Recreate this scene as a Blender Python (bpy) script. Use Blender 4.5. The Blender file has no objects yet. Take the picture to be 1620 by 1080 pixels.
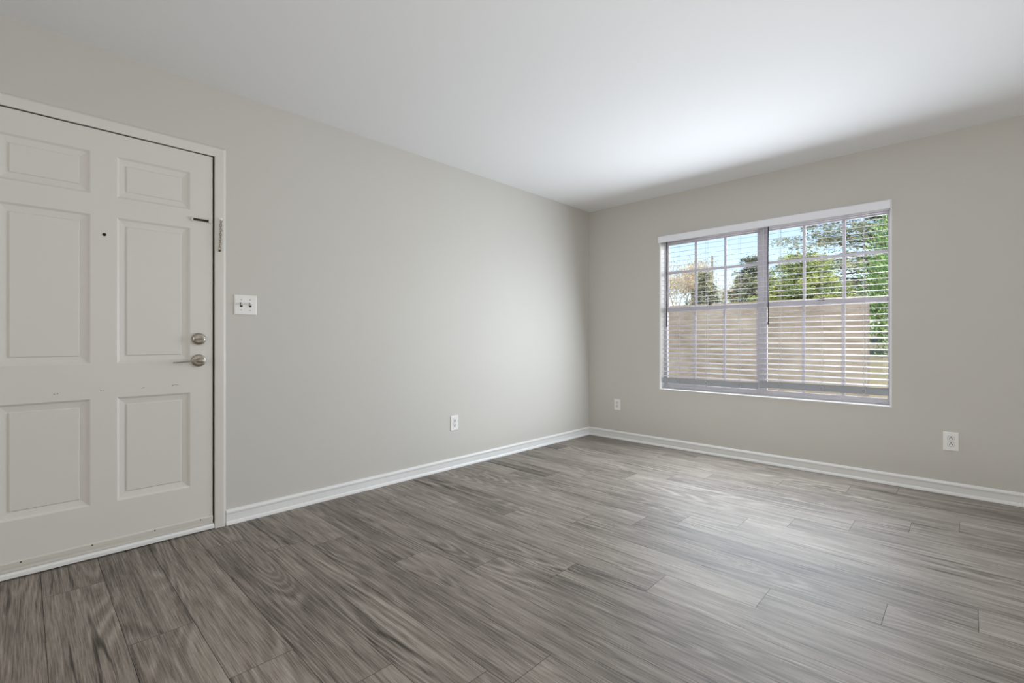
import bpy, math, random
from mathutils import Vector, Matrix
R = math.radians
PI = math.pi
S = bpy.context.scene
C = S.collection

# ------------------------------------------------------------------ camera
cam_d = bpy.data.cameras.new('camera')
cam = bpy.data.objects.new('camera', cam_d)
C.objects.link(cam)
cam.location = (2.9971, -4.3298, 1.041)
cam.rotation_euler = (PI / 2, 0, R(43.9726))
cam_d.sensor_width = 36
cam_d.lens = 746.99 / 1620 * 36
cam_d.shift_y = -2.98 / 1620
cam_d.clip_start = 0.02
S.camera = cam

# ------------------------------------------------------------------ colour management, sky, sun, lamps
S.view_settings.view_transform = 'Standard'
S.view_settings.look = 'None'
S.view_settings.gamma = 1
S.view_settings.use_curve_mapping = False
S.view_settings.exposure = 0.0

world = bpy.data.worlds.new('sky')
S.world = world
world.use_nodes = True
wn = world.node_tree
sky = wn.nodes.new('ShaderNodeTexSky')
sky.sky_type = 'NISHITA'
sky.sun_disc = False
sky.sun_elevation = R(48)
sky.sun_rotation = R(140)
sky.air_density = 1.0
sky.dust_density = 1.6
bg = wn.nodes['Background']
wn.links.new(sky.outputs[0], bg.inputs[0])
bg.inputs[1].default_value = 0.27


def lamp(name, kind, loc, rot, power, color=(1, 1, 1), size=None, spread=None):
    d = bpy.data.lights.new(name, kind)
    d.energy = power
    d.color = color
    if kind == 'AREA':
        d.shape = 'RECTANGLE'
        d.size, d.size_y = size
        if spread:
            d.spread = spread
    o = bpy.data.objects.new(name, d)
    o.location = loc
    o.rotation_euler = rot
    C.objects.link(o)
    return o


sun = lamp('sun', 'SUN', (6, -8, 12), (R(42), 0, R(32)), 5.0, (1.0, 0.96, 0.90))
sun.data.angle = R(1)
# daylight entering by the window, at the room side of the blinds
lamp('window_daylight', 'AREA', (1.717, -0.08, 1.16), (R(-80), 0, 0), 58, (0.82, 0.905, 1.0), (1.72, 1.05))
# added lamps outside, topping up skylight on the blinds, sashes and reveal
lamp('sky_boost', 'AREA', (3.1, 2.5, 3.0), Vector((-1.4, -2.5, -1.7)).to_track_quat('-Z', 'Y').to_euler(), 120, (0.95, 0.97, 1.0), (3.6, 1.6))
lamp('reveal_fill', 'AREA', (1.9, 0.55, 1.32), (R(-90), 0, R(-12)), 22, (0.95, 0.97, 1.0), (2.0, 1.5))
# added unseen fill lamps: behind the camera, from the right, and two facing up
lamp('back_fill', 'AREA', (3.6, -7.2, 1.35), (R(90), 0, 0), 50, (1.0, 0.975, 0.94), (3.6, 2.0))
lamp('right_fill', 'AREA', (5.8, -3.2, 1.5), (R(90), 0, R(90)), 11, (1.0, 0.975, 0.95), (2.4, 1.6))
lamp('bounce_fill', 'AREA', (2.5, -1.15, 0.06), (R(180), 0, 0), 6.5, (0.97, 0.98, 1.0), (4.6, 1.5))  # added lamp imitating light off the floor, lifts the ceiling by the window
lamp('ceiling_fill', 'AREA', (3.2, -3.4, 0.6), (R(180), 0, 0), 16, (0.985, 0.99, 1.0), (1.8, 1.8))  # added upward lamp brightening the ceiling

# ------------------------------------------------------------------ helpers
def prop(o, label=None, cat=None, group=None, kind=None):
    if label: o['label'] = label
    if cat: o['category'] = cat
    if group: o['group'] = group
    if kind: o['kind'] = kind
    return o


def empty(name, loc, label, cat, group=None, kind=None):
    o = bpy.data.objects.new(name, None)
    o.empty_display_size = 0.05
    o.location = loc
    C.objects.link(o)
    return prop(o, label, cat, group, kind)


class MB:
    """collects polygons, builds one mesh object"""
    def __init__(self):
        self.v = []; self.f = []; self.sm = []

    def add(self, vs, fs, smooth=False, m=None):
        b = len(self.v)
        for p in vs:
            self.v.append(tuple(m @ Vector(p)) if m else tuple(p))
        for f in fs:
            self.f.append([b + i for i in f]); self.sm.append(smooth)
        return self

    def box(self, x0, x1, y0, y1, z0, z1, m=None):
        vs = [(x0, y0, z0), (x1, y0, z0), (x1, y1, z0), (x0, y1, z0), (x0, y0, z1), (x1, y0, z1), (x1, y1, z1), (x0, y1, z1)]
        return self.add(vs, [(0, 3, 2, 1), (4, 5, 6, 7), (0, 1, 5, 4), (1, 2, 6, 5), (2, 3, 7, 6), (3, 0, 4, 7)], m=m)

    def cbox(self, x0, x1, y0, y1, z0, z1, c, m=None):
        """box with every edge chamfered by c"""
        xs = (x0, x1); ys = (y0, y1); zs = (z0, z1)
        vs = []; ix = {}
        for i in (0, 1):
            for j in (0, 1):
                for k in (0, 1):
                    s = (1 - 2 * i, 1 - 2 * j, 1 - 2 * k)
                    for a in range(3):
                        p = [xs[i] + s[0] * c, ys[j] + s[1] * c, zs[k] + s[2] * c]
                        p[a] = (xs[i], ys[j], zs[k])[a]
                        ix[(i, j, k, a)] = len(vs); vs.append(tuple(p))
        fs = []
        def quad(a, fixed):
            o = [b for b in range(3) if b != a]
            r = []
            for u, w in ((0, 0), (1, 0), (1, 1), (0, 1)):
                t = [0, 0, 0]; t[a] = fixed; t[o[0]] = u; t[o[1]] = w
                r.append(ix[(t[0], t[1], t[2], a)])
            return r
        for a in range(3):
            for fx in (0, 1):
                fs.append(quad(a, fx))
        for a in range(3):                      # edges along axis a
            o = [b for b in range(3) if b != a]
            for u in (0, 1):
                for w in (0, 1):
                    t0 = [0, 0, 0]; t0[o[0]] = u; t0[o[1]] = w; t1 = list(t0); t1[a] = 1
                    fs.append([ix[(*t0, o[0])], ix[(*t1, o[0])], ix[(*t1, o[1])], ix[(*t0, o[1])]])
        for i in (0, 1):
            for j in (0, 1):
                for k in (0, 1):
                    fs.append([ix[(i, j, k, a)] for a in range(3)])
        return self.add(vs, fs, m=m)

    def lathe(self, prof, n=32, m=None, smooth=True):
        """profile of (radius, height) about local z"""
        vs = []; fs = []
        for r, h in prof:
            for i in range(n):
                a = 2 * PI * i / n
                vs.append((r * math.cos(a), r * math.sin(a), h))
        for j in range(len(prof) - 1):
            for i in range(n):
                k = (i + 1) % n
                fs.append((j * n + i, j * n + k, (j + 1) * n + k, (j + 1) * n + i))
        fs.append(tuple(range(n))[::-1]); b = (len(prof) - 1) * n
        fs.append(tuple(b + i for i in range(n)))
        return self.add(vs, fs, smooth, m)

    def tube(self, pts, rad, n=10, flat=1.0, up=(0, 0, 1), smooth=True):
        """tube along points; rad number or list; flat scales the section along 'up'"""
        pts = [Vector(p) for p in pts]
        up = Vector(up)
        vs = []; fs = []
        for j, p in enumerate(pts):
            t = (pts[min(j + 1, len(pts) - 1)] - pts[max(j - 1, 0)]).normalized()
            u = up - t * up.dot(t)
            if u.length < 1e-4:
                u = t.orthogonal()
            u.normalize(); w = t.cross(u)
            r = rad[j] if isinstance(rad, (list, tuple)) else rad
            for i in range(n):
                a = 2 * PI * i / n
                vs.append(p + w * (r * math.cos(a)) + u * (r * flat * math.sin(a)))
        for j in range(len(pts) - 1):
            for i in range(n):
                k = (i + 1) % n
                fs.append((j * n + i, j * n + k, (j + 1) * n + k, (j + 1) * n + i))
        fs.append(tuple(range(n))[::-1]); b = (len(pts) - 1) * n
        fs.append(tuple(b + i for i in range(n)))
        return self.add(vs, fs, smooth)

    def sweep(self, prof, fn, ends, smooth=False):
        """closed profile list, fn(profile point, end) -> xyz, for each end in ends"""
        n = len(prof); vs = []; fs = []
        for e in ends:
            for q in prof:
                vs.append(fn(q, e))
        for j in range(len(ends) - 1):
            for i in range(n):
                k = (i + 1) % n
                fs.append((j * n + i, j * n + k, (j + 1) * n + k, (j + 1) * n + i))
        fs.append(tuple(range(n))[::-1]); b = (len(ends) - 1) * n
        fs.append(tuple(b + i for i in range(n)))
        return self.add(vs, fs, smooth)

    def build(self, name, mat, parent=None, at=(0, 0, 0), fix=True):
        me = bpy.data.meshes.new(name)
        off = Vector(at)
        me.from_pydata([tuple(Vector(p) - off) for p in self.v], [], self.f)
        me.polygons.foreach_set('use_smooth', self.sm)
        me.materials.append(mat)
        if fix:
            import bmesh
            bm = bmesh.new(); bm.from_mesh(me)
            bmesh.ops.recalc_face_normals(bm, faces=bm.faces)
            bm.to_mesh(me); bm.free()
        me.update()
        o = bpy.data.objects.new(name, me)
        o.location = off
        C.objects.link(o)
        if parent:
            o.parent = parent
        return o


def tree_copy(o, parent=None):
    c = o.copy(); C.objects.link(c); c.parent = parent
    for ch in [x for x in C.objects if x.parent is o and x is not c]:
        tree_copy(ch, c)
    return c


# ------------------------------------------------------------------ materials
def srgb(r, g, b):
    f = lambda c: c / 12.92 if c <= 0.04045 else ((c + 0.055) / 1.055) ** 2.4
    return (f(r / 255), f(g / 255), f(b / 255), 1)


class NT:
    def __init__(self, name):
        self.m = bpy.data.materials.new(name); self.m.use_nodes = True
        self.t = self.m.node_tree; self.bsdf = self.t.nodes['Principled BSDF']
        self.out = self.t.nodes['Material Output']

    def n(self, kind, **kw):
        x = self.t.nodes.new('ShaderNode' + kind)
        for k, v in kw.items():
            setattr(x, k, v)
        return x

    def link(self, a, b):
        self.t.links.new(a, b)

    def val(self, sock, v):
        if hasattr(v, 'is_linked') or hasattr(v, 'links'):
            self.link(v, sock)
        else:
            sock.default_value = v

    def math(self, op, a, b=0.0, c=None, clamp=False):
        x = self.n('Math', operation=op, use_clamp=clamp)
        self.val(x.inputs[0], a); self.val(x.inputs[1], b)
        if c is not None: self.val(x.inputs[2], c)
        return x.outputs[0]

    def coord(self, scale=(1, 1, 1)):
        t = self.n('TexCoord'); mp = self.n('Mapping')
        mp.inputs['Scale'].default_value = scale
        self.link(t.outputs['Object'], mp.inputs[0])
        return mp.outputs[0]

    def noise(self, vec, scale, detail=2.0, rough=0.5, dist=0.0):
        x = self.n('TexNoise')
        self.link(vec, x.inputs['Vector'])
        x.inputs['Scale'].default_value = scale; x.inputs['Detail'].default_value = detail
        x.inputs['Roughness'].default_value = rough; x.inputs['Distortion'].default_value = dist
        return x.outputs['Fac']

    def ramp(self, fac, stops, interp='LINEAR'):
        x = self.n('ValToRGB'); x.color_ramp.interpolation = interp
        e = x.color_ramp.elements
        while len(e) < len(stops): e.new(0.5)
        for i, (p, c) in enumerate(stops):
            e[i].position = p; e[i].color = c
        self.link(fac, x.inputs[0])
        return x.outputs[0]

    def mix(self, fac, a, b, mode='MIX'):
        x = self.n('MixRGB', blend_type=mode)
        self.val(x.inputs[0], fac); self.val(x.inputs[1], a); self.val(x.inputs[2], b)
        return x.outputs[0]

    def bump(self, h, strength, dist):
        x = self.n('Bump'); x.inputs['Strength'].default_value = strength; x.inputs['Distance'].default_value = dist
        self.link(h, x.inputs['Height']); self.link(x.outputs[0], self.bsdf.inputs['Normal'])

    def set(self, **kw):
        for k, v in kw.items():
            self.val(self.bsdf.inputs[k.replace('_', ' ')], v)
        return self


def paint(name, col, rough=0.6, blotch=0.03, bump=0.15, bscale=220, chips=None):
    m = NT(name)
    v = m.coord()
    big = m.noise(v, 1.7, 4, 0.6)
    k = m.math('MULTIPLY_ADD', big, 2 * blotch, 1 - blotch)
    hsv = m.n('HueSaturation'); hsv.inputs['Color'].default_value = col
    m.link(k, hsv.inputs['Value'])
    c = hsv.outputs[0]
    if chips:
        sp = m.noise(v, 60, 4, 0.7)
        f = m.ramp(sp, [(chips[0], (0, 0, 0, 1)), (chips[0] + 0.03, (1, 1, 1, 1))])
        c = m.mix(f, c, chips[1])
    m.set(Base_Color=c, Roughness=rough)
    m.bump(m.noise(v, bscale, 3, 0.6), bump, 0.0012)
    return m.m


def plain(name, col, rough=0.5, metal=0.0):
    m = NT(name); m.set(Base_Color=col, Roughness=rough, Metallic=metal)
    m.bump(m.noise(m.coord(), 400, 2), 0.04, 0.0005)
    return m.m


M = {}
M['wall'] = paint('greige_wall_paint', srgb(205, 202, 195), 0.72, 0.012, 0.22, 170)
M['ceiling'] = paint('white_ceiling_paint', srgb(235, 235, 235), 0.85, 0.006, 0.2, 120)
M['door'] = paint('white_door_paint', srgb(221, 218, 211), 0.42, 0.012, 0.12, 140)
M['trim'] = paint('white_trim_paint', srgb(236, 236, 234), 0.38, 0.01, 0.06, 140)
M['casing'] = paint('worn_casing_paint', srgb(222, 219, 212), 0.42, 0.02, 0.12, 140, (0.74, srgb(150, 140, 128)))
M['sill'] = paint('white_sill_paint', srgb(238, 238, 235), 0.4, 0.015, 0.08, 120)
M['vinyl'] = plain('white_window_vinyl', srgb(222, 219, 225), 0.4)
M['slat'] = plain('white_blind_slat', srgb(224, 223, 228), 0.45)
M['valance'] = plain('pale_grey_valance', srgb(243, 244, 249), 0.45)
M['rail'] = plain('shaded_bottom_rail', srgb(168, 172, 178), 0.45)  # grey carries the shade of the tilted rail's underside
M['cord'] = plain('white_cord', srgb(232, 230, 232), 0.7)
M['wand'] = plain('backlit_tilt_wand', srgb(58, 44, 40), 0.3)  # backlit shade of the wand is put into this dark colour
M['clip'] = plain('clear_plastic_clip', srgb(205, 210, 212), 0.15)
M['plate'] = plain('white_cover_plate', srgb(240, 239, 235), 0.35)
M['slot'] = plain('dark_slot', srgb(32, 28, 25), 0.7)
M['gap'] = plain('dark_gap', srgb(24, 22, 20), 0.9)
M['nickel'] = plain('satin_nickel', srgb(176, 168, 156), 0.32, 1.0)
M['brass'] = plain('aged_brass', srgb(120, 108, 82), 0.35, 1.0)
M['toggle'] = plain('ivory_toggle', srgb(214, 211, 203), 0.35)
M['sweep'] = paint('worn_sweep_paint', srgb(212, 208, 199), 0.5, 0.05, 0.15, 120, (0.70, srgb(150, 142, 130)))

# glass: clear, a little mirror at grazing angles
g = NT('window_glass')
tr = g.n('BsdfTransparent'); gl = g.n('BsdfGlossy'); gl.inputs['Roughness'].default_value = 0.02
fr = g.n('Fresnel'); fr.inputs[0].default_value = 1.35
mx = g.n('MixShader')
g.link(fr.outputs[0], mx.inputs[0]); g.link(tr.outputs[0], mx.inputs[1]); g.link(gl.outputs[0], mx.inputs[2])
g.link(mx.outputs[0], g.out.inputs['Surface'])
M['glass'] = g.m

# laminate floor: grain follows each board (UV in metres), 'seed' differs per board
w = NT('grey_oak_laminate')
uv = w.n('UVMap'); uv.uv_map = 'board'
sd = w.n('Attribute'); sd.attribute_name = 'seed'
sep = w.n('SeparateXYZ'); w.link(uv.outputs[0], sep.inputs[0])
U, V, SEED = sep.outputs[0], sep.outputs[1], sd.outputs['Fac']


def wvec(su, sv):
    c = w.n('CombineXYZ')
    w.link(w.math('MULTIPLY_ADD', U, su, w.math('MULTIPLY', SEED, 41.0)), c.inputs[0])
    w.link(w.math('MULTIPLY_ADD', V, sv, w.math('MULTIPLY', SEED, 17.0)), c.inputs[1])
    w.link(w.math('MULTIPLY', SEED, 9.0), c.inputs[2])
    return c.outputs[0]


field = w.noise(wvec(0.62, 5.2), 1.0, 1.2, 0.36, 0.2)               # growth-ring field
wob = w.noise(wvec(3.0, 50.0), 1.0, 2.0, 0.5)
ring = w.math('SINE', w.math('MULTIPLY', w.math('MULTIPLY_ADD', wob, 0.016, field), 120.0))
ring = w.math('POWER', w.math('MULTIPLY_ADD', ring, 0.5, 0.5), 1.6)
ring_on = w.ramp(w.noise(wvec(0.8, 4.0), 1.3, 1.0), [(0.42, (0.10, 0.10, 0.10, 1)), (0.66, (1, 1, 1, 1))])
fibre = w.noise(wvec(7.0, 300.0), 1.0, 4.0, 0.72)
streak = w.noise(wvec(1.0, 34.0), 1.0, 4.0, 0.6, 0.15)
heart = w.noise(wvec(1.3, 6.5), 1.0, 2.5, 0.55, 0.5)
crack = w.ramp(w.noise(wvec(1.5, 30.0), 1.0, 3.0, 0.6, 0.8), [(0.28, (1, 1, 1, 1)), (0.38, (0, 0, 0, 1))])
tone = w.math('ADD', w.math('MULTIPLY', w.math('SUBTRACT', SEED, 0.5), 0.13), 0.50)
tone = w.math('ADD', tone, w.math('MULTIPLY', w.math('SUBTRACT', streak, 0.5), 0.75))
tone = w.math('ADD', tone, w.math('MULTIPLY', w.math('SUBTRACT', heart, 0.5), 0.62))
tone = w.math('ADD', tone, w.math('MULTIPLY', w.math('SUBTRACT', fibre, 0.5), 1.65))
tone = w.math('SUBTRACT', tone, w.math('MULTIPLY', crack, 0.46))
tone = w.math('ADD', tone, w.math('MULTIPLY', w.math('MULTIPLY', w.math('SUBTRACT', ring, 0.42), ring_on), 0.30), clamp=True)
WOOD = [(0.05, srgb(66, 60, 54)), (0.30, srgb(107, 99, 91)), (0.55, srgb(140, 131, 121)), (0.95, srgb(178, 169, 158))]
col = w.ramp(tone, WOOD)
w.set(Base_Color=col, Roughness=w.math('MULTIPLY_ADD', fibre, 0.12, 0.48))
w.bsdf.inputs['Specular IOR Level'].default_value = 0.42
w.bsdf.inputs['IOR'].default_value = 1.42
w.bump(w.math('MULTIPLY_ADD', ring, 0.3, fibre), 0.10, 0.0006)
M['wood'] = w.m

# ------------------------------------------------------------------ the room shell
H = 2.44
WX0, WX1, WZ0, WZ1 = 0.826, 2.607, 0.553, 2.045       # window opening
DY0, DY1, DZ = -4.530, -3.590, 2.058                  # door opening
XR, YB = 6.0, -7.5


def struct(o, label, cat):
    return prop(o, label, cat, kind='structure')


# floor: boards 0.1925 wide along x, end joints where the photo has them
PITCH, LEN, Y0 = 0.1925, 1.385, -4.275
joint = {1: .945, 2: 1.366, 3: 1.665, 4: 1.909, 5: .62, 6: 1.07, 7: 1.38, 8: 1.687, 9: 2.038, 10: 2.404, 11: 2.77, 12: 3.026,
         13: 1.815, 14: 2.076, 15: 2.274, 16: 2.531, 17: 2.768, 0: .32, 18: 1.58, 19: 2.02, 20: 2.4, 21: 2.65, 22: 3.0}
rng = random.Random(5)
fv = []; ff = []; fuv = []; fseed = []
GAP = 0.0008
for k in range(-17, 23):
    ya, yb = Y0 + k * PITCH, Y0 + (k + 1) * PITCH
    if yb < YB or ya > 0.0: continue
    yb = min(yb, 0.0)
    xj = joint.get(k, rng.uniform(0, LEN))
    x = xj - LEN * math.ceil(xj / LEN)
    while x < XR:
        xa, xb = max(x, 0), min(x + LEN, XR)
        if xb - xa > 0.01:
            s = rng.random(); ou = rng.uniform(0, 3)
            b = len(fv)
            fv += [(xa + GAP, ya + GAP, 0), (xb - GAP, ya + GAP, 0), (xb - GAP, yb - GAP, 0), (xa + GAP, yb - GAP, 0)]
            ff.append((b, b + 1, b + 2, b + 3))
            fuv += [(xa - x + ou, 0), (xb - x + ou, 0), (xb - x + ou, PITCH), (xa - x + ou, PITCH)]
            fseed += [s] * 4
        x += LEN
nb = len(ff)
b = len(fv)                                            # dark groove bed and slab under the boards
fv += [(0, YB, -0.0015), (XR, YB, -0.0015), (XR, 0, -0.0015), (0, 0, -0.0015), (0, YB, -.15), (XR, YB, -.15), (XR, 0, -.15), (0, 0, -.15)]
ff += [(b, b + 1, b + 2, b + 3), (b + 7, b + 6, b + 5, b + 4), (b, b + 4, b + 5, b + 1), (b + 1, b + 5, b + 6, b + 2), (b + 2, b + 6, b + 7, b + 3), (b + 3, b + 7, b + 4, b)]
fm = bpy.data.meshes.new('floor')
fm.from_pydata(fv, [], ff)
lay = fm.uv_layers.new(name='board')
at = fm.attributes.new('seed', 'FLOAT', 'POINT')
for i, q in enumerate(fuv):
    lay.data[i].uv = q                                 # loops follow vertex order for the boards
for i, s in enumerate(fseed):
    at.data[i].value = s
fm.materials.append(M['wood']); fm.materials.append(M['gap'])
for p in list(fm.polygons)[nb:]:
    p.material_index = 1
floor = bpy.data.objects.new('floor', fm); C.objects.link(floor)
struct(floor, 'grey oak laminate floor of long narrow boards', 'floor')

struct(MB().box(-.14, XR + .14, YB - .14, .14, H, H + .2).build('ceiling', M['ceiling']), 'smooth white painted ceiling over the whole room', 'ceiling')
mb = MB()
mb.box(-.14, 0, YB - .14, DY0, -.15, H).box(-.14, 0, DY1, .14, -.15, H).box(-.14, 0, DY0, DY1, DZ, H).box(-.14, 0, DY0, DY1, -.15, -.002)
struct(mb.build('wall_left', M['wall']), 'long greige wall that holds the white entry door', 'wall')
mb = MB()
mb.box(0, WX0, 0, .14, -.15, H).box(WX1, XR, 0, .14, -.15, H).box(WX0, WX1, 0, .14, WZ1, H).box(WX0, WX1, 0, .14, -.15, WZ0)
struct(mb.build('wall_front', M['wall']), 'greige wall that holds the window with white blinds', 'wall')
struct(MB().box(XR, XR + .14, YB - .14, .14, -.15, H).build('wall_right', M['wall']), 'greige wall closing the room on the far side from the door', 'wall')
struct(MB().box(0, XR, YB - .14, YB, -.15, H).build('wall_back', M['wall']), 'greige wall closing the room opposite the window', 'wall')

# baseboards with a shoe moulding: profile (out from wall, height)
BASE = [(0, 0), (.0165, 0), (.0162, .006), (.0145, .013), (.0115, .019), (.009, .021), (.009, .056), (.0098, .060), (.0118, .064), (.0125, .070),
        (.0112, .076), (.0085, .080), (.0075, .084), (0, .085)]
mb = MB().sweep(BASE, lambda q, e: (q[0], e[0] - (q[0] if e[1] else 0), q[1]), [(-3.538, 0), (0, 1)])
mb.sweep(BASE, lambda q, e: (q[0], e, q[1]), [YB, -4.59])
struct(mb.build('baseboard_left', M['trim']), 'white baseboard along the wall with the door', 'baseboard')
struct(MB().sweep(BASE, lambda q, e: (e[0] + (q[0] if e[1] else 0), -q[0], q[1]), [(0, 1), (XR, 0)]).build('baseboard_front', M['trim']),
       'white baseboard under the window', 'baseboard')

# ------------------------------------------------------------------ entry door
DL, DR, DT, DB = -4.517, -3.6025, 2.0455, 0.033        # leaf edges
XF = 0.002                                             # leaf face
cols = [(-4.409, -4.1065), (-4.009, -3.7065)]
rows = [(.2515, .758), (.9255, 1.638), (1.7355, 1.9375)]
mb = MB()
ys = sorted({DL, DR, *[q for c in cols for q in c]}); zs = sorted({DB, DT, *[q for r in rows for q in r]})
for i in range(len(ys) - 1):
    for j in range(len(zs) - 1):
        a, b2, c2, d = ys[i], ys[i + 1], zs[j], zs[j + 1]
        if (a, b2) in cols and (c2, d) in rows:
            # recessed moulding then a raised field
            steps = [(0, 0), (.0015, -.0010), (.0095, -.0075), (.0120, -.0080), (.0350, -.0125), (.0365, -.0125), (.0400, -.0075)]
            rings = [[(XF + dx, a + e, c2 + e), (XF + dx, b2 - e, c2 + e), (XF + dx, b2 - e, d - e), (XF + dx, a + e, d - e)] for e, dx in steps]
            vs = [q for r in rings for q in r]
            fs = [(4 * s + t, 4 * s + (t + 1) % 4, 4 * s + 4 + (t + 1) % 4, 4 * s + 4 + t) for s in range(len(rings) - 1) for t in range(4)]
            fs.append(tuple(4 * (len(rings) - 1) + t for t in range(4)))
            mb.add(vs, fs)
        else:
            mb.add([(XF, a, c2), (XF, b2, c2), (XF, b2, d), (XF, a, d)], [(0, 1, 2, 3)])
xb = XF - .042
mb.add([(XF, DL, DB), (XF, DR, DB), (XF, DR, DT), (XF, DL, DT), (xb, DL, DB), (xb, DR, DB), (xb, DR, DT), (xb, DL, DT)],
       [(0, 4, 5, 1), (1, 5, 6, 2), (2, 6, 7, 3), (3, 7, 4, 0), (4, 7, 6, 5)])
door = mb.build('door_1', M['door'], fix=False)
struct(door, 'white six-panel entry door with a satin nickel lever and deadbolt', 'door')

ROSE = [(.0335, 0), (.0335, .004), (.032, .008), (.028, .0105), (.020, .0115), (.012, .0118)]
toX = Matrix.Rotation(R(90), 4, 'Y')                  # local z -> +x
def on_door(y, z, x=XF): return Matrix.Translation((x, y, z)) @ toX
db = MB().lathe([(.0325, 0), (.0325, .006), (.031, .012), (.026, .0165), (.018, .0185), (.006, .019)], 40, on_door(-3.6685, 1.0445)).build('deadbolt', M['nickel'], door)
prop(db, 'round satin nickel deadbolt with a level thumb turn')
mb = MB(); mb.tube([(XF + .018, -3.692, 1.041), (XF + .026, -3.682, 1.0425), (XF + .029, -3.668, 1.0445), (XF + .026, -3.655, 1.0465), (XF + .018, -3.645, 1.048)], [.005, .0075, .0085, .0075, .005], 12, 0.55)
mb.build('thumb_turn', M['nickel'], db)
hd = MB().lathe(ROSE, 40, on_door(-3.6685, .9285)).build('door_handle', M['nickel'], door)
prop(hd, 'satin nickel lever handle')
mb = MB()
mb.lathe([(.0135, .008), (.0125, .03), (.0125, .048), (.0135, .054), (.0125, .062), (.008, .065)], 24, on_door(-3.6685, .9285))
mb.tube([(.054, -3.664, .9292), (.058, -3.685, .9290), (.060, -3.715, .9275), (.059, -3.745, .9245), (.056, -3.775, .9222), (.054, -3.792, .9218)],
        [.0105, .0105, .0100, .0095, .0085, .006], 14, 0.42)
mb.build('lever', M['nickel'], hd)
mb = MB().lathe([(.0075, 0), (.0075, .0015), (.006, .0022), (.0055, .001)], 20, on_door(-4.0562, 1.5473)).build('peephole', M['slot'], door)
prop(mb, 'small dark peephole')
# chain slide on the door
sl = MB()
sl.cbox(XF, XF + .003, -3.704, -3.608, 1.6805, 1.6965, .0012)
sl.cbox(XF, XF + .010, -3.704, -3.694, 1.678, 1.699, .002).cbox(XF, XF + .010, -3.623, -3.612, 1.678, 1.699, .002)
so = sl.build('chain_slide', M['door'], door)
mb = MB().cbox(XF + .003, XF + .0085, -3.694, -3.623, 1.6915, 1.6945, .0008).cbox(XF + .003, XF + .0085, -3.694, -3.623, 1.6825, 1.6855, .0008)
prop(mb.build('slide_rail', M['brass'], so), 'dull brass rail')
MB().box(XF + .003, XF + .0045, -3.694, -3.623, 1.6855, 1.6915).build('slide_slot', M['slot'], so)
# sweep along the bottom of the leaf
mb = MB().sweep([(XF, .050), (XF + .006, .050), (XF + .006, .069), (XF + .002, .075), (XF, .075)], lambda q, e: (q[0], e, q[1]), [DL, DR])
mb.sweep([(XF, .033), (XF + .003, .033), (XF + .003, .050), (XF, .050)], lambda q, e: (q[0], e, q[1]), [DL, DR])
sw = mb.build('door_sweep', M['sweep'], door)
prop(sw, 'worn white sweep with small screws')
for yy in (-4.335, -4.10, -3.86, -3.66):
    MB().lathe([(.0035, 0), (.0035, .0012), (.002, .002)], 12, on_door(yy, .0655, XF + .006)).build('screw', M['brass'], sw)

# small scuffs left in the paint of the middle rail
mb = MB()
for (yy, zz, a, b2) in ((-4.229, .792, .003, .002), (-4.219, .794, .002, .003), (-4.068, .795, .003, .002), (-4.058, .796, .002, .002),
                        (-3.912, .797, .002, .002), (-3.905, .798, .003, .002), (-3.783, .800, .003, .002), (-3.776, .804, .0085, .001), (-3.764, .803, .006, .001)):
    mb.cbox(XF - .001, XF + .0004, yy - a, yy + a, zz - b2, zz + b2, .0004)
mb.build('scuff_marks', plain('brown_scuff', srgb(168, 146, 130), .7), door)

# casing: flat board with a rounded outer edge, mitred at the top corner
def casing_prof(t=.014, wd=.055):
    return [(0, 0), (.009, 0), (.0105, .0015), (.011, .004), (t, wd - .018), (t, wd - .0115), (t - .0015, wd - .0085), (t - .0060, wd - .0025), (t - .0095, wd), (0, wd)]
CP = casing_prof()
CI, CT = -3.5935, 2.0510                                # inner edges
mb = MB()
mb.sweep(CP, lambda q, e: (q[0], CI + q[1], e + (q[1] if e > 1 else 0)), [0.0, CT])
mb.sweep(CP, lambda q, e: (q[0], e + (q[1] if e > -4 else -q[1]), CT + q[1]), [-4.530, CI])
mb.sweep(CP, lambda q, e: (q[0], -4.530 - q[1], e + (q[1] if e > 1 else 0)), [0.0, CT])
struct(mb.build('trim_1', M['casing']), 'white painted casing round the entry door', 'door frame')
mb = MB().box(-.139, -.045, DY0, DY0 + .012, .0, DZ).box(-.139, -.045, DY1 - .012, DY1, .0, DZ).box(-.139, -.045, DY0, DY1, DZ - .012, DZ)
mb.box(-.139, -.13, DY0, DY1, 0, DZ)
struct(mb.build('trim_2', M['gap']), 'dark rebate in the gap behind the entry door', 'door stop')
mb = MB().sweep([(-.10, 0.0), (.018, 0.006), (.019, .009), (.019, .022), (.015, .029), (.004, .031), (-.10, .031)], lambda q, e: (q[0], e, q[1]), [-4.530, CI - .004])
struct(mb.build('trim_3', M['trim']), 'low white threshold strip under the entry door', 'threshold')

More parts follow.
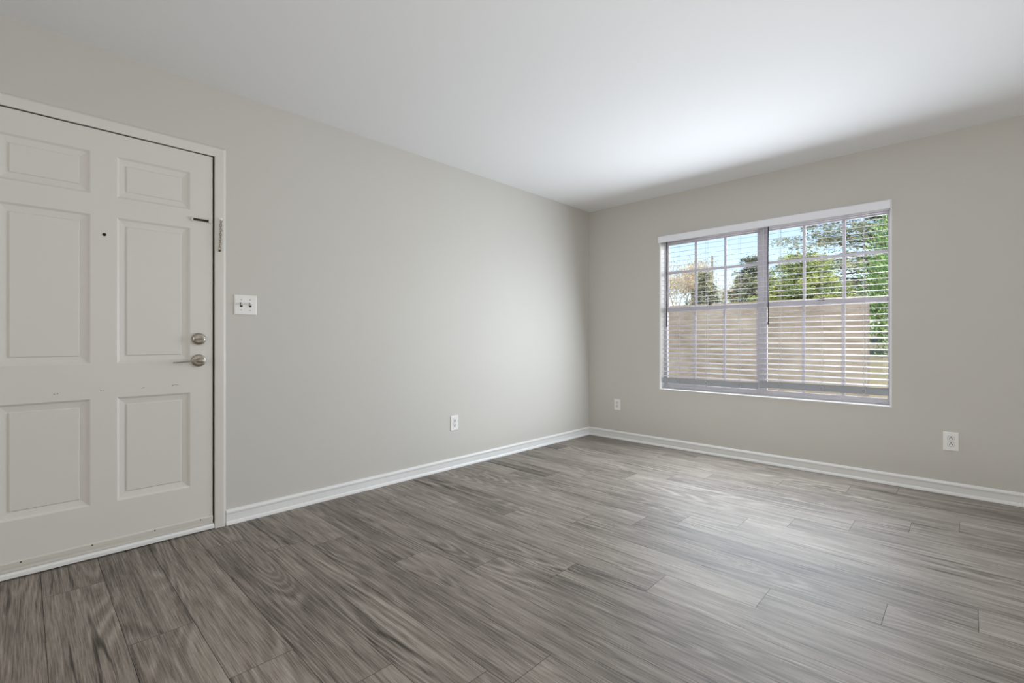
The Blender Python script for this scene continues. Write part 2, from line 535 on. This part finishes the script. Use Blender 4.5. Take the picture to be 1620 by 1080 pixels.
# door chain hanging on the casing
ch = empty('door_chain', (.013, -3.5664, 1.70), 'short metal security chain hanging on the door casing beside the slide latch', 'chain')
def rel(mb, name, mat, root):
    o = mb.build(name, mat, root, at=root.location)
    o.location = (0, 0, 0)
    return o
mb = MB().cbox(.013, .017, -3.5745, -3.5575, 1.686, 1.716, .0015)
mb.lathe([(.004, .0), (.004, .007), (.0025, .008)], 12, Matrix.Translation((.017, -3.566, 1.702)) @ toX)
rel(mb, 'chain_plate', M['trim'], ch)
mb = MB()
zc = 1.697; yc = -3.5655
for i in range(13):
    t = i / 12
    y = yc - .006 * t + .0012 * math.sin(i * 2.1); z = zc - .0125 * i
    ring = []
    for a in range(13):
        q = 2 * PI * a / 12
        dy = .0052 * math.cos(q); dz = .0090 * math.sin(q)
        ring.append((.0195 + (dy if i % 2 else 0), y + (0 if i % 2 else dy), z + dz))
    mb.tube(ring, .0017, 6)
rel(mb, 'chain_links', M['nickel'], ch)
rel(MB().lathe([(.003, -.008), (.0065, -.006), (.0065, -.003), (.003, 0), (.003, .006)], 14, Matrix.Translation((.021, -3.5715, 1.534)) @ toX), 'chain_button', M['brass'], ch)

# ------------------------------------------------------------------ switch and outlets (built facing +x on the left wall, copied)
def plate_mesh(wd, hg, th=.006):
    prof = [(0, 0), (0, .0028), (.0014, .0045), (.004, th)]
    rings = [[(h, -wd / 2 + e, -hg / 2 + e), (h, wd / 2 - e, -hg / 2 + e), (h, wd / 2 - e, hg / 2 - e), (h, -wd / 2 + e, hg / 2 - e)] for e, h in prof]
    vs = [q for r in rings for q in r]
    fs = [(4 * s + t, 4 * s + (t + 1) % 4, 4 * s + 4 + (t + 1) % 4, 4 * s + 4 + t) for s in range(len(rings) - 1) for t in range(4)]
    fs.append(tuple(4 * (len(rings) - 1) + t for t in range(4))); fs.append((3, 2, 1, 0))
    return MB().add(vs, fs)


sw2 = empty('light_switch', (0, -3.4375, 1.2405), 'white double toggle switch plate on the wall beside the door casing', 'light switch')
plate_mesh(.116, .1135).build('cover_plate', M['plate'], sw2)
for yy in (-.023, .023):
    MB().cbox(.0055, .0075, yy - .0062, yy + .0062, -.0125, .0125, .0006).build('toggle_slot', M['slot'], sw2)
    m = Matrix.Translation((.006, yy, .0)) @ Matrix.Rotation(R(-28), 4, 'Y')
    MB().cbox(.0, .016, -.0043, .0043, -.0055, .0055, .001, m=m).build('toggle', M['toggle'], sw2)
    for zz in (-.030, .030):
        sc = MB().lathe([(.0035, 0), (.0035, .0008), (.0028, .0014)], 14, Matrix.Translation((.006, yy, zz)) @ toX).build('screw', M['toggle'], sw2)
        MB().box(.0072, .0078, yy - .0005, yy + .0005, zz - .003, zz + .003).build('screw_slot', M['slot'], sc)


def disc_poly(r, cut, n=28):
    pts = []
    for i in range(n):
        a = 2 * PI * i / n
        pts.append((r * math.cos(a), max(-cut, min(cut, r * math.sin(a)))))
    return pts


out = empty('wall_outlet', (0, -1.8985, .365), 'white duplex outlet low on the long wall, on the same wall as the door', 'outlet', 'white duplex wall outlets')
plate_mesh(.078, .122).build('cover_plate', M['plate'], out)
for zz in (.0195, -.0195):
    poly = disc_poly(.0172, .0140)
    mb = MB().sweep(poly, lambda q, e: (e, q[0], zz + q[1]), [.005, .0078])
    rc = mb.build('receptacle', M['plate'], out)
    mb = MB().box(.0074, .0084, -.0084, -.0048, zz - .0065, zz + .004).box(.0074, .0084, .0048, .0084, zz - .006, zz + .004)
    mb.lathe([(.0034, 0), (.0034, .0008)], 12, Matrix.Translation((.0076, 0, zz + .0085)) @ toX)
    mb.build('slot', M['slot'], rc)
    rim = MB()
    loop = [(.0062, q[0] * 1.06, zz + q[1] * 1.06) for q in poly]; loop.append(loop[0])
    rim.tube(loop, .0005, 6)
    rim.build('seam', M['gap'], rc)
MB().lathe([(.0032, 0), (.0032, .001), (.0022, .0016)], 14, Matrix.Translation((.006, 0, 0)) @ toX).build('screw', M['toggle'], out)
for (x, z, sy, sz, lab) in ((.3535, .3605, .90, .93, 'small white outlet on the window wall near the room corner'),
                            (2.917, .358, 1.0, 1.02, 'white duplex outlet on the window wall, below and beyond the blinds, away from the corner')):
    c = tree_copy(out)
    c.location = (x, 0, z); c.rotation_euler = (0, 0, R(-90)); c.scale = (1, sy, sz)
    c['label'] = lab

# ------------------------------------------------------------------ windows
LN = .012
mb = MB()
mb.box(WX0, WX0 + LN, -.0015, .14, WZ0, WZ1).box(WX1 - LN, WX1, -.0015, .14, WZ0, WZ1).box(WX0 + LN, WX1 - LN, -.0015, .14, WZ1 - LN, WZ1)
mb.cbox(WX0 + LN - .004, WX1 - LN + .004, -.004, .14, WZ0, WZ0 + .010, .003)
struct(mb.build('trim_4', M['sill']), 'white lined reveal and sill of the window', 'window reveal')
IX0, IX1, IZ0, IZ1 = WX0 + LN, WX1 - LN, WZ0 + .010, WZ1 - LN
MX = 1.7185                                            # centre of the mullion


def window(name, x0, x1, label):
    f = MB()
    fl, fr_ = (.010, .014) if x0 < 1 else (.014, .010)        # jambs: slim at the wall, wider at the mullion
    sl_, sr_ = (.014, .030) if x0 < 1 else (.030, .014)       # sash stiles
    for a in ((x0, x0 + fl, IZ0, IZ1), (x1 - fr_, x1, IZ0, IZ1), (x0 + fl, x1 - fr_, IZ1 - .035, IZ1), (x0 + fl, x1 - fr_, IZ0, IZ0 + .020)):
        f.cbox(a[0], a[1], .092, .150, a[2], a[3], .003)
    root = f.build(name, M['vinyl'])
    struct(root, label, 'window')
    a, b_ = x0 + fl - .002, x1 - fr_ + .002
    gx = [a + sl_, b_ - sr_]
    third = (gx[1] - gx[0]) / 3
    zm = 1.335                                          # meeting rail

    def sash(nm, y, z0, z1, rail0, rail1, hbar):
        s = MB()
        s.cbox(a, gx[0], y - .013, y + .013, z0, z1, .003).cbox(gx[1], b_, y - .013, y + .013, z0, z1, .003)
        s.cbox(gx[0], gx[1], y - .013, y + .013, z0, z0 + rail0, .003).cbox(gx[0], gx[1], y - .013, y + .013, z1 - rail1, z1, .003)
        for k in (1, 2):
            xx = gx[0] + third * k
            s.cbox(xx - .011, xx + .011, y - .010, y + .006, z0 + rail0 - .004, z1 - rail1 + .004, .003)
        if hbar:
            s.cbox(gx[0] - .004, gx[1] + .004, y - .0105, y + .0055, hbar - .012, hbar + .012, .003)
        so_ = s.build(nm, M['vinyl'], root)
        gm = MB().box(gx[0] - .006, gx[1] + .006, y + .001, y + .004, z0 + rail0 - .006, z1 - rail1 + .006)
        gm.build('glass', M['glass'], so_)
        return so_
    sash('upper_sash', .136, zm - .018, IZ1 - .030, .034, .030, 1.700)
    lo = sash('lower_sash', .108, IZ0 + .016, zm + .022, .028, .040, None)
    k = MB().cbox((x0 + x1) / 2 - .022, (x0 + x1) / 2 + .022, .082, .112, zm + .022, zm + .030, .002)
    k.tube([((x0 + x1) / 2 - .010, .092, zm + .034), ((x0 + x1) / 2 + .026, .086, zm + .040)], .005, 8)
    prop(k.build('sash_lock', M['brass'], lo), 'brassy sash lock')
    return root


window('window_1', IX0, MX, 'white sash window with muntins, nearer the room corner')
window('window_2', MX, IX1, 'white sash window with muntins, further from the room corner')

# blinds ---------------------------------------------------------------
BY = .040                                              # slat centre line
TILT = R(9)


def blind(x0, x1, z_rail, label, wand_x, cords):
    root = empty('window_blind', ((x0 + x1) / 2, BY, IZ1), label, 'blind', 'white horizontal blinds')
    ox = root.location
    def put(mb, nm, mat, par=root):
        o = mb.build(nm, mat, root, at=ox); o.location = (0, 0, 0); return o
    put(MB().cbox(x0, x1, BY - .024, BY + .026, IZ1 - .046, IZ1 - .002, .002), 'headrail', M['slat'])
    top = IZ1 - .062
    n = int((top - z_rail - .030) / .0435)
    s = MB()
    hw, th = .025, .0009
    ct, st = math.cos(TILT), math.sin(TILT)
    prof = []
    for up in (1, -1):
        for i in range(7):
            q = -1 + i / 3 if up == 1 else 1 - i / 3
            prof.append((hw * q, .0018 * (1 - q * q) + up * th))
    for i in range(n + 1):
        zc_ = top - i * (top - z_rail - .045) / n
        jit = .0006 * math.sin(i * 1.7)
        # room side edge (negative y) lower
        s.sweep(prof, lambda q, e: (e, BY + q[0] * ct - q[1] * st, zc_ + jit + q[0] * st + q[1] * ct), [x0 + .003, x1 - .003])
    put(s, 'slats', M['slat'])
    rt = R(80)
    r_ = MB()
    cr, sr = math.cos(rt), math.sin(rt)
    rp = []
    for q, h in ((-.026, -.006), (.026, -.006), (.027, -.003), (.027, .004), (.024, .007), (-.024, .007), (-.027, .004), (-.027, -.003)):
        rp.append((q, h))
    r_.sweep(rp, lambda q, e: (e, BY - .006 + q[0] * cr - q[1] * sr, z_rail + q[0] * sr + q[1] * cr), [x0 + .003, x1 - .003])
    rail = put(r_, 'bottom_rail', M['rail'])
    prop(rail, 'bottom rail, its shade painted in grey')
    for cx in cords:
        c = MB()
        for yy in (BY - .0275, BY + .0275):
            c.tube([(cx, yy, IZ1 - .05), (cx, yy, z_rail + .01)], .0009, 6)
        c.tube([(cx + .006, BY - .004, IZ1 - .05), (cx + .006, BY - .004, z_rail + .01)], .0008, 6)
        put(c, 'ladder_cord', M['cord'])
        k = MB()
        loop = [(cx + .013 * math.cos(t * PI / 6), BY - .0185 - .002 * math.sin(t), z_rail - .004 + .020 * math.sin(t * PI / 6)) for t in range(13)]
        k.tube(loop, .0022, 8)
        k.tube([(cx, BY - .019, z_rail - .02), (cx + .001, BY - .018, z_rail - .036)], .0025, 8)
        k = k.build('cord_clip', M['clip'], rail, at=ox); k.location = (0, 0, 0)
    wz = MB()
    wz.tube([(wand_x, BY - .036, IZ1 - .030), (wand_x, BY - .040, 1.70), (wand_x + .001, BY - .040, 1.175)], .0042, 8)
    wz.tube([(wand_x + .001, BY - .040, 1.185), (wand_x + .001, BY - .040, 1.165)], [.0052, .0058], 8)
    wo = put(wz, 'tilt_wand', M['wand'])
    prop(wo, 'thin tilt wand, dark with painted backlit shade')
    return root


blind(IX0 + .004, 1.7075, .644, 'white slatted blind over the sash nearer the room corner', .899, (1.001, 1.272, 1.559))
blind(1.7130, IX1 - .004, .660, 'white slatted blind over the sash further from the room corner', 1.796, (1.877, 2.172, 2.441))

VP = [(-.046, 1.980), (-.043, 1.977), (-.036, 1.977), (-.034, 1.985), (-.034, 2.034), (.012, 2.034), (.012, 2.040), (-.040, 2.040), (-.046, 2.034)]
vl = MB().sweep(VP, lambda q, e: (e, q[0], q[1]), [.836, 2.603])
vl.box(.836, .842, -.036, .012, 1.985, 2.036).box(2.597, 2.603, -.036, .012, 1.985, 2.036)
prop(vl.build('blind_valance', M['valance']), 'pale grey valance board across the top of both blinds', 'valance')

# ------------------------------------------------------------------ outside
def gnd(name, cols, scale):
    m = NT(name); v = m.coord()
    n1 = m.noise(v, scale, 5, 0.65); n2 = m.noise(v, scale * .13, 2)
    m.set(Base_Color=m.ramp(m.math('MULTIPLY_ADD', n2, .5, m.math('MULTIPLY', n1, .5)), cols), Roughness=.95)
    m.bump(n1, .6, .03)
    return m.m


M['soil'] = gnd('leaf_litter_ground', [(.35, srgb(92, 86, 70)), (.5, srgb(136, 128, 106)), (.62, srgb(122, 124, 92))], 9)
M['bark'] = gnd('rough_bark', [(.35, srgb(70, 58, 48)), (.65, srgb(126, 110, 94))], 30)
M['twig'] = gnd('pale_bare_twigs', [(.35, srgb(158, 138, 116)), (.65, srgb(204, 186, 160))], 20)
m = NT('tan_weathered_stucco'); v = m.coord((1, 1, 1))
n1 = m.noise(m.coord((2, 2, 9)), 1.6, 5, .65); n2 = m.noise(v, .9, 3)
m.set(Base_Color=m.ramp(m.math('MULTIPLY_ADD', n1, .6, m.math('MULTIPLY', n2, .4)), [(.36, srgb(112, 103, 89)), (.5, srgb(136, 127, 114)), (.64, srgb(150, 143, 130))]), Roughness=.9)
m.bump(m.noise(v, 60, 4), .4, .01)
M['stucco'] = m.m


def leafmat(name, stops):
    m = NT(name)
    a = m.n('Attribute'); a.attribute_name = 'tint'
    c = m.ramp(a.outputs['Fac'], stops)
    d = m.n('BsdfDiffuse'); t = m.n('BsdfTranslucent'); x = m.n('MixShader'); x.inputs[0].default_value = .45
    m.link(c, d.inputs[0]); m.link(c, t.inputs[0])
    m.link(d.outputs[0], x.inputs[1]); m.link(t.outputs[0], x.inputs[2]); m.link(x.outputs[0], m.out.inputs['Surface'])
    return m.m


M['fir'] = leafmat('dull_green_needles', [(0, srgb(126, 136, 116)), (.6, srgb(168, 176, 146)), (.85, srgb(204, 206, 150)), (1, srgb(226, 226, 166))])
M['juniper'] = leafmat('yellow_green_sprays', [(0, srgb(128, 150, 116)), (.4, srgb(190, 202, 132)), (.75, srgb(226, 230, 146)), (1, srgb(240, 242, 178))])
M['bush'] = leafmat('fresh_green_leaves', [(0, srgb(110, 148, 100)), (.5, srgb(158, 198, 130)), (1, srgb(216, 224, 150))])
M['dry'] = leafmat('dry_tan_leaves', [(0, srgb(206, 184, 156)), (.5, srgb(224, 210, 186)), (1, srgb(216, 212, 168))])

BANK = [(.14, -.12), (3.9, -.12), (4.6, .42), (6, .65), (9, .85), (14, 1.0), (26, 1.3), (60, 2.2)]
def bank(y):
    for (a, p), (b_, q) in zip(BANK, BANK[1:]):
        if y <= b_: return p + (q - p) * (y - a) / (b_ - a)
mb = MB().sweep(BANK + [(60, -.6), (.14, -.6)], lambda q, e: (e, q[0], q[1]), [-40, 40])
struct(mb.build('ground', M['soil']), 'brown leafy bank rising outside behind the garden wall', 'ground')
mb = MB().box(-9, 2.035, 3.5, 3.7, -.12, 1.60).cbox(-9, 2.05, 3.47, 3.73, 1.585, 1.625, .006)
prop(mb.build('garden_wall', M['stucco']), 'tan stucco garden wall outside the window', 'garden wall', kind='structure')


def leaves(name, pts, size, mat, parent, rnd, tints, flat=.5):
    """rhombic leaves: pts = list of (pos, outward direction)"""
    vs = []; fs = []; tv = []
    for (p, d), ti in zip(pts, tints):
        s = size * rnd.uniform(.6, 1.35)
        d = (d + Vector((rnd.gauss(0, .5), rnd.gauss(0, .5), rnd.gauss(0, .35)))).normalized()
        u = d.cross(Vector((rnd.gauss(0, flat), rnd.gauss(0, flat), 1))).normalized()
        b = len(vs)
        vs += [p - d * s * .5, p + u * s * .26, p + d * s * .6, p - u * s * .26]
        fs.append((b, b + 1, b + 2, b + 3)); tv += [ti] * 4
    me = bpy.data.meshes.new(name)
    me.from_pydata([tuple(v) for v in vs], [], fs)
    a = me.attributes.new('tint', 'FLOAT', 'POINT')
    a.data.foreach_set('value', tv)
    me.materials.append(mat)
    o = bpy.data.objects.new(name, me); C.objects.link(o); o.parent = parent
    return o


def conifer(name, x, y, z0, h, rad, zb, levels, per, nleaf, size, mat, label, cat, seed, power=.8, droop=.12, group=None):
    """layered evergreen: whorls of level branches carrying flat sprays"""
    rnd = random.Random(seed)
    root = empty(name, (x, y, z0), label, cat, group)
    tr_ = MB(); tr_.tube([(0, 0, 0), (rnd.uniform(-.05, .05), 0, h * .5), (0, 0, h * .97)], [h * .022 + .03, h * .014 + .02, .01], 8)
    br = []
    for l in range(levels):
        t = l / (levels - 1)
        zz = zb + (h - zb) * t
        L = rad * max(.07, (1 - t)) ** power
        for k in range(per):
            a = 2 * PI * (k + rnd.random()) / per + l
            ln = L * rnd.uniform(.7, 1.1)
            zz2 = zz + rnd.uniform(-.4, .4) * (h - zb) / levels
            end = Vector((math.cos(a) * ln, math.sin(a) * ln, zz2 + ln * rnd.uniform(-droop, droop * 1.6)))
            br.append((Vector((0, 0, zz2)), end))
            tr_.tube([(0, 0, zz2), tuple((Vector((0, 0, zz2)) + end) / 2 + Vector((0, 0, .03 * ln))), tuple(end)], [.018 + .01 * ln, .012, .004], 5)
    tr_.build('trunk', M['bark'], root)
    tot = sum((b - a).length for a, b in br)
    pts = []; tints = []
    for a, b in br:
        d = (b - a); ln = d.length; d.normalize()
        side = d.cross(Vector((0, 0, 1))).normalized()
        base = rnd.uniform(.0, .7)
        for _ in range(int(nleaf * ln / tot)):
            t = rnd.random() ** .6
            wd = .30 * ln * (1.05 - t) + .05
            p = a + (b - a) * t + side * rnd.uniform(-wd, wd) + Vector((0, 0, rnd.gauss(.0, .045) - .05 * rnd.random()))
            pts.append((p, (d + side * rnd.uniform(-.8, .8)).normalized()))
            tints.append(min(1, max(0, base + rnd.gauss(.1, .2))))
    leaves('foliage', pts, size, mat, root, rnd, tints)
    return root


def shrub(name, x, y, z0, rx, ry, h, nleaf, size, mat, label, cat, seed):
    rnd = random.Random(seed)
    root = empty(name, (x, y, z0), label, cat)
    st = MB(); tips = []
    for k in range(26):
        a = rnd.uniform(0, 2 * PI); q = math.sqrt(rnd.random())
        tip = Vector((rx * q * math.cos(a), ry * q * math.sin(a), h * (1 - .55 * q * q) * rnd.uniform(.55, 1)))
        st.tube([(tip.x * .1, tip.y * .1, 0), (tip.x * .6, tip.y * .6, tip.z * .6), tuple(tip)], [.02, .012, .004], 5)
        tips.append(tip)
    st.build('stems', M['bark'], root)
    pts = []; tints = []
    for _ in range(nleaf):
        tip = rnd.choice(tips)
        t = rnd.random() ** .5
        p = Vector((tip.x * (.1 + .9 * t), tip.y * (.1 + .9 * t), tip.z * t)) + Vector((rnd.gauss(0, .16), rnd.gauss(0, .16), rnd.gauss(0, .12)))
        if p.z < .02: p.z = .02 + rnd.random() * .1
        pts.append((p, Vector((p.x, p.y, .6)).normalized())); tints.append(rnd.random())
    leaves('foliage', pts, size, mat, root, rnd, tints, .9)
    return root


def bare(name, x, y, h, label, seed, group=None):
    rnd = random.Random(seed)
    root = empty(name, (x, y, bank(y)), label, 'tree', group)
    t = MB(); tips = []
    def grow(p, d, ln, r, depth):
        q = p + d * ln
        t.tube([tuple(p), tuple((p + q) / 2 + Vector((rnd.gauss(0, .03), rnd.gauss(0, .03), 0)) * ln), tuple(q)], [r, r * .8, r * .6], 4 if depth < 3 else 6)
        if depth == 0:
            tips.append(q); return
        for _ in range(3 if depth > 1 else 4):
            d2 = (d + Vector((rnd.gauss(0, .42), rnd.gauss(0, .42), rnd.uniform(-.05, .4)))).normalized()
            grow(p + (q - p) * rnd.uniform(.55, 1), d2, ln * rnd.uniform(.55, .8), r * .6, depth - 1)
    for k in range(3):
        grow(Vector((rnd.uniform(-.4, .4), rnd.uniform(-.3, .3), 0)), Vector((rnd.gauss(0, .15), rnd.gauss(0, .15), 1)).normalized(), h * .30, h * .007, 5)
    t.build('branches', M['twig'], root)
    pts = []; tints = []
    for q in tips:
        for _ in range(5):
            p = q + Vector((rnd.gauss(0, .18), rnd.gauss(0, .18), rnd.gauss(0, .2)))
            pts.append((p, Vector((0, 0, -1)))); tints.append(rnd.random())
    leaves('foliage', pts, .08, M['dry'], root, rnd, tints, .9)
    return root


conifer('evergreen_tree', 1.7, 12.9, bank(12.9), 7.6, 3.9, .9, 24, 12, 60000, .085, M['fir'], 'tall dull green evergreen filling the upper panes away from the room corner', 'tree', 3, .5)
conifer('juniper_bush', .80, 5.7, bank(5.7), 1.95, 1.05, .5, 11, 12, 30000, .045, M['juniper'], 'yellow-green layered juniper just above the garden wall', 'bush', 8, .35, .06)
conifer('conifer_shrub', -.98, 5.6, bank(5.6), 1.80, .55, .5, 10, 9, 10000, .045, M['fir'], 'small dark green conifer just above the wall, beside the pale bare trees', 'bush', 11, .5, .08)
conifer('conifer_shrub', -.72, 8.0, bank(8), 2.2, .98, .5, 11, 10, 16000, .06, M['fir'], 'broader dull green conifer seen behind the mullion between the two sashes', 'bush', 14, .45, .08)
shrub('leafy_bush', 2.15, 7.1, bank(7.1), .70, .62, 3.0, 22000, .055, M['bush'], 'fresh green leafy bush beyond the end of the garden wall', 'bush', 21)
bare('bare_tree', -7.1, 17, 5.0, 'nearest pale tan bare tree, at the window side nearest the corner', 31)
bare('bare_tree', -8.2, 20.6, 5.4, 'pale bare tree standing just beside the thin utility pole', 37)
bare('bare_tree', -7.6, 27.5, 5.2, 'farthest pale bare tree, showing above the small dark conifer', 45)
po = empty('utility_pole', (-8.14, 24.7, bank(24.7)), 'thin dark utility pole seen against the sky', 'pole')
MB().tube([(0, 0, -.1), (0, 0, 4.85)], [.075, .055], 12).build('mast', M['bark'], po)
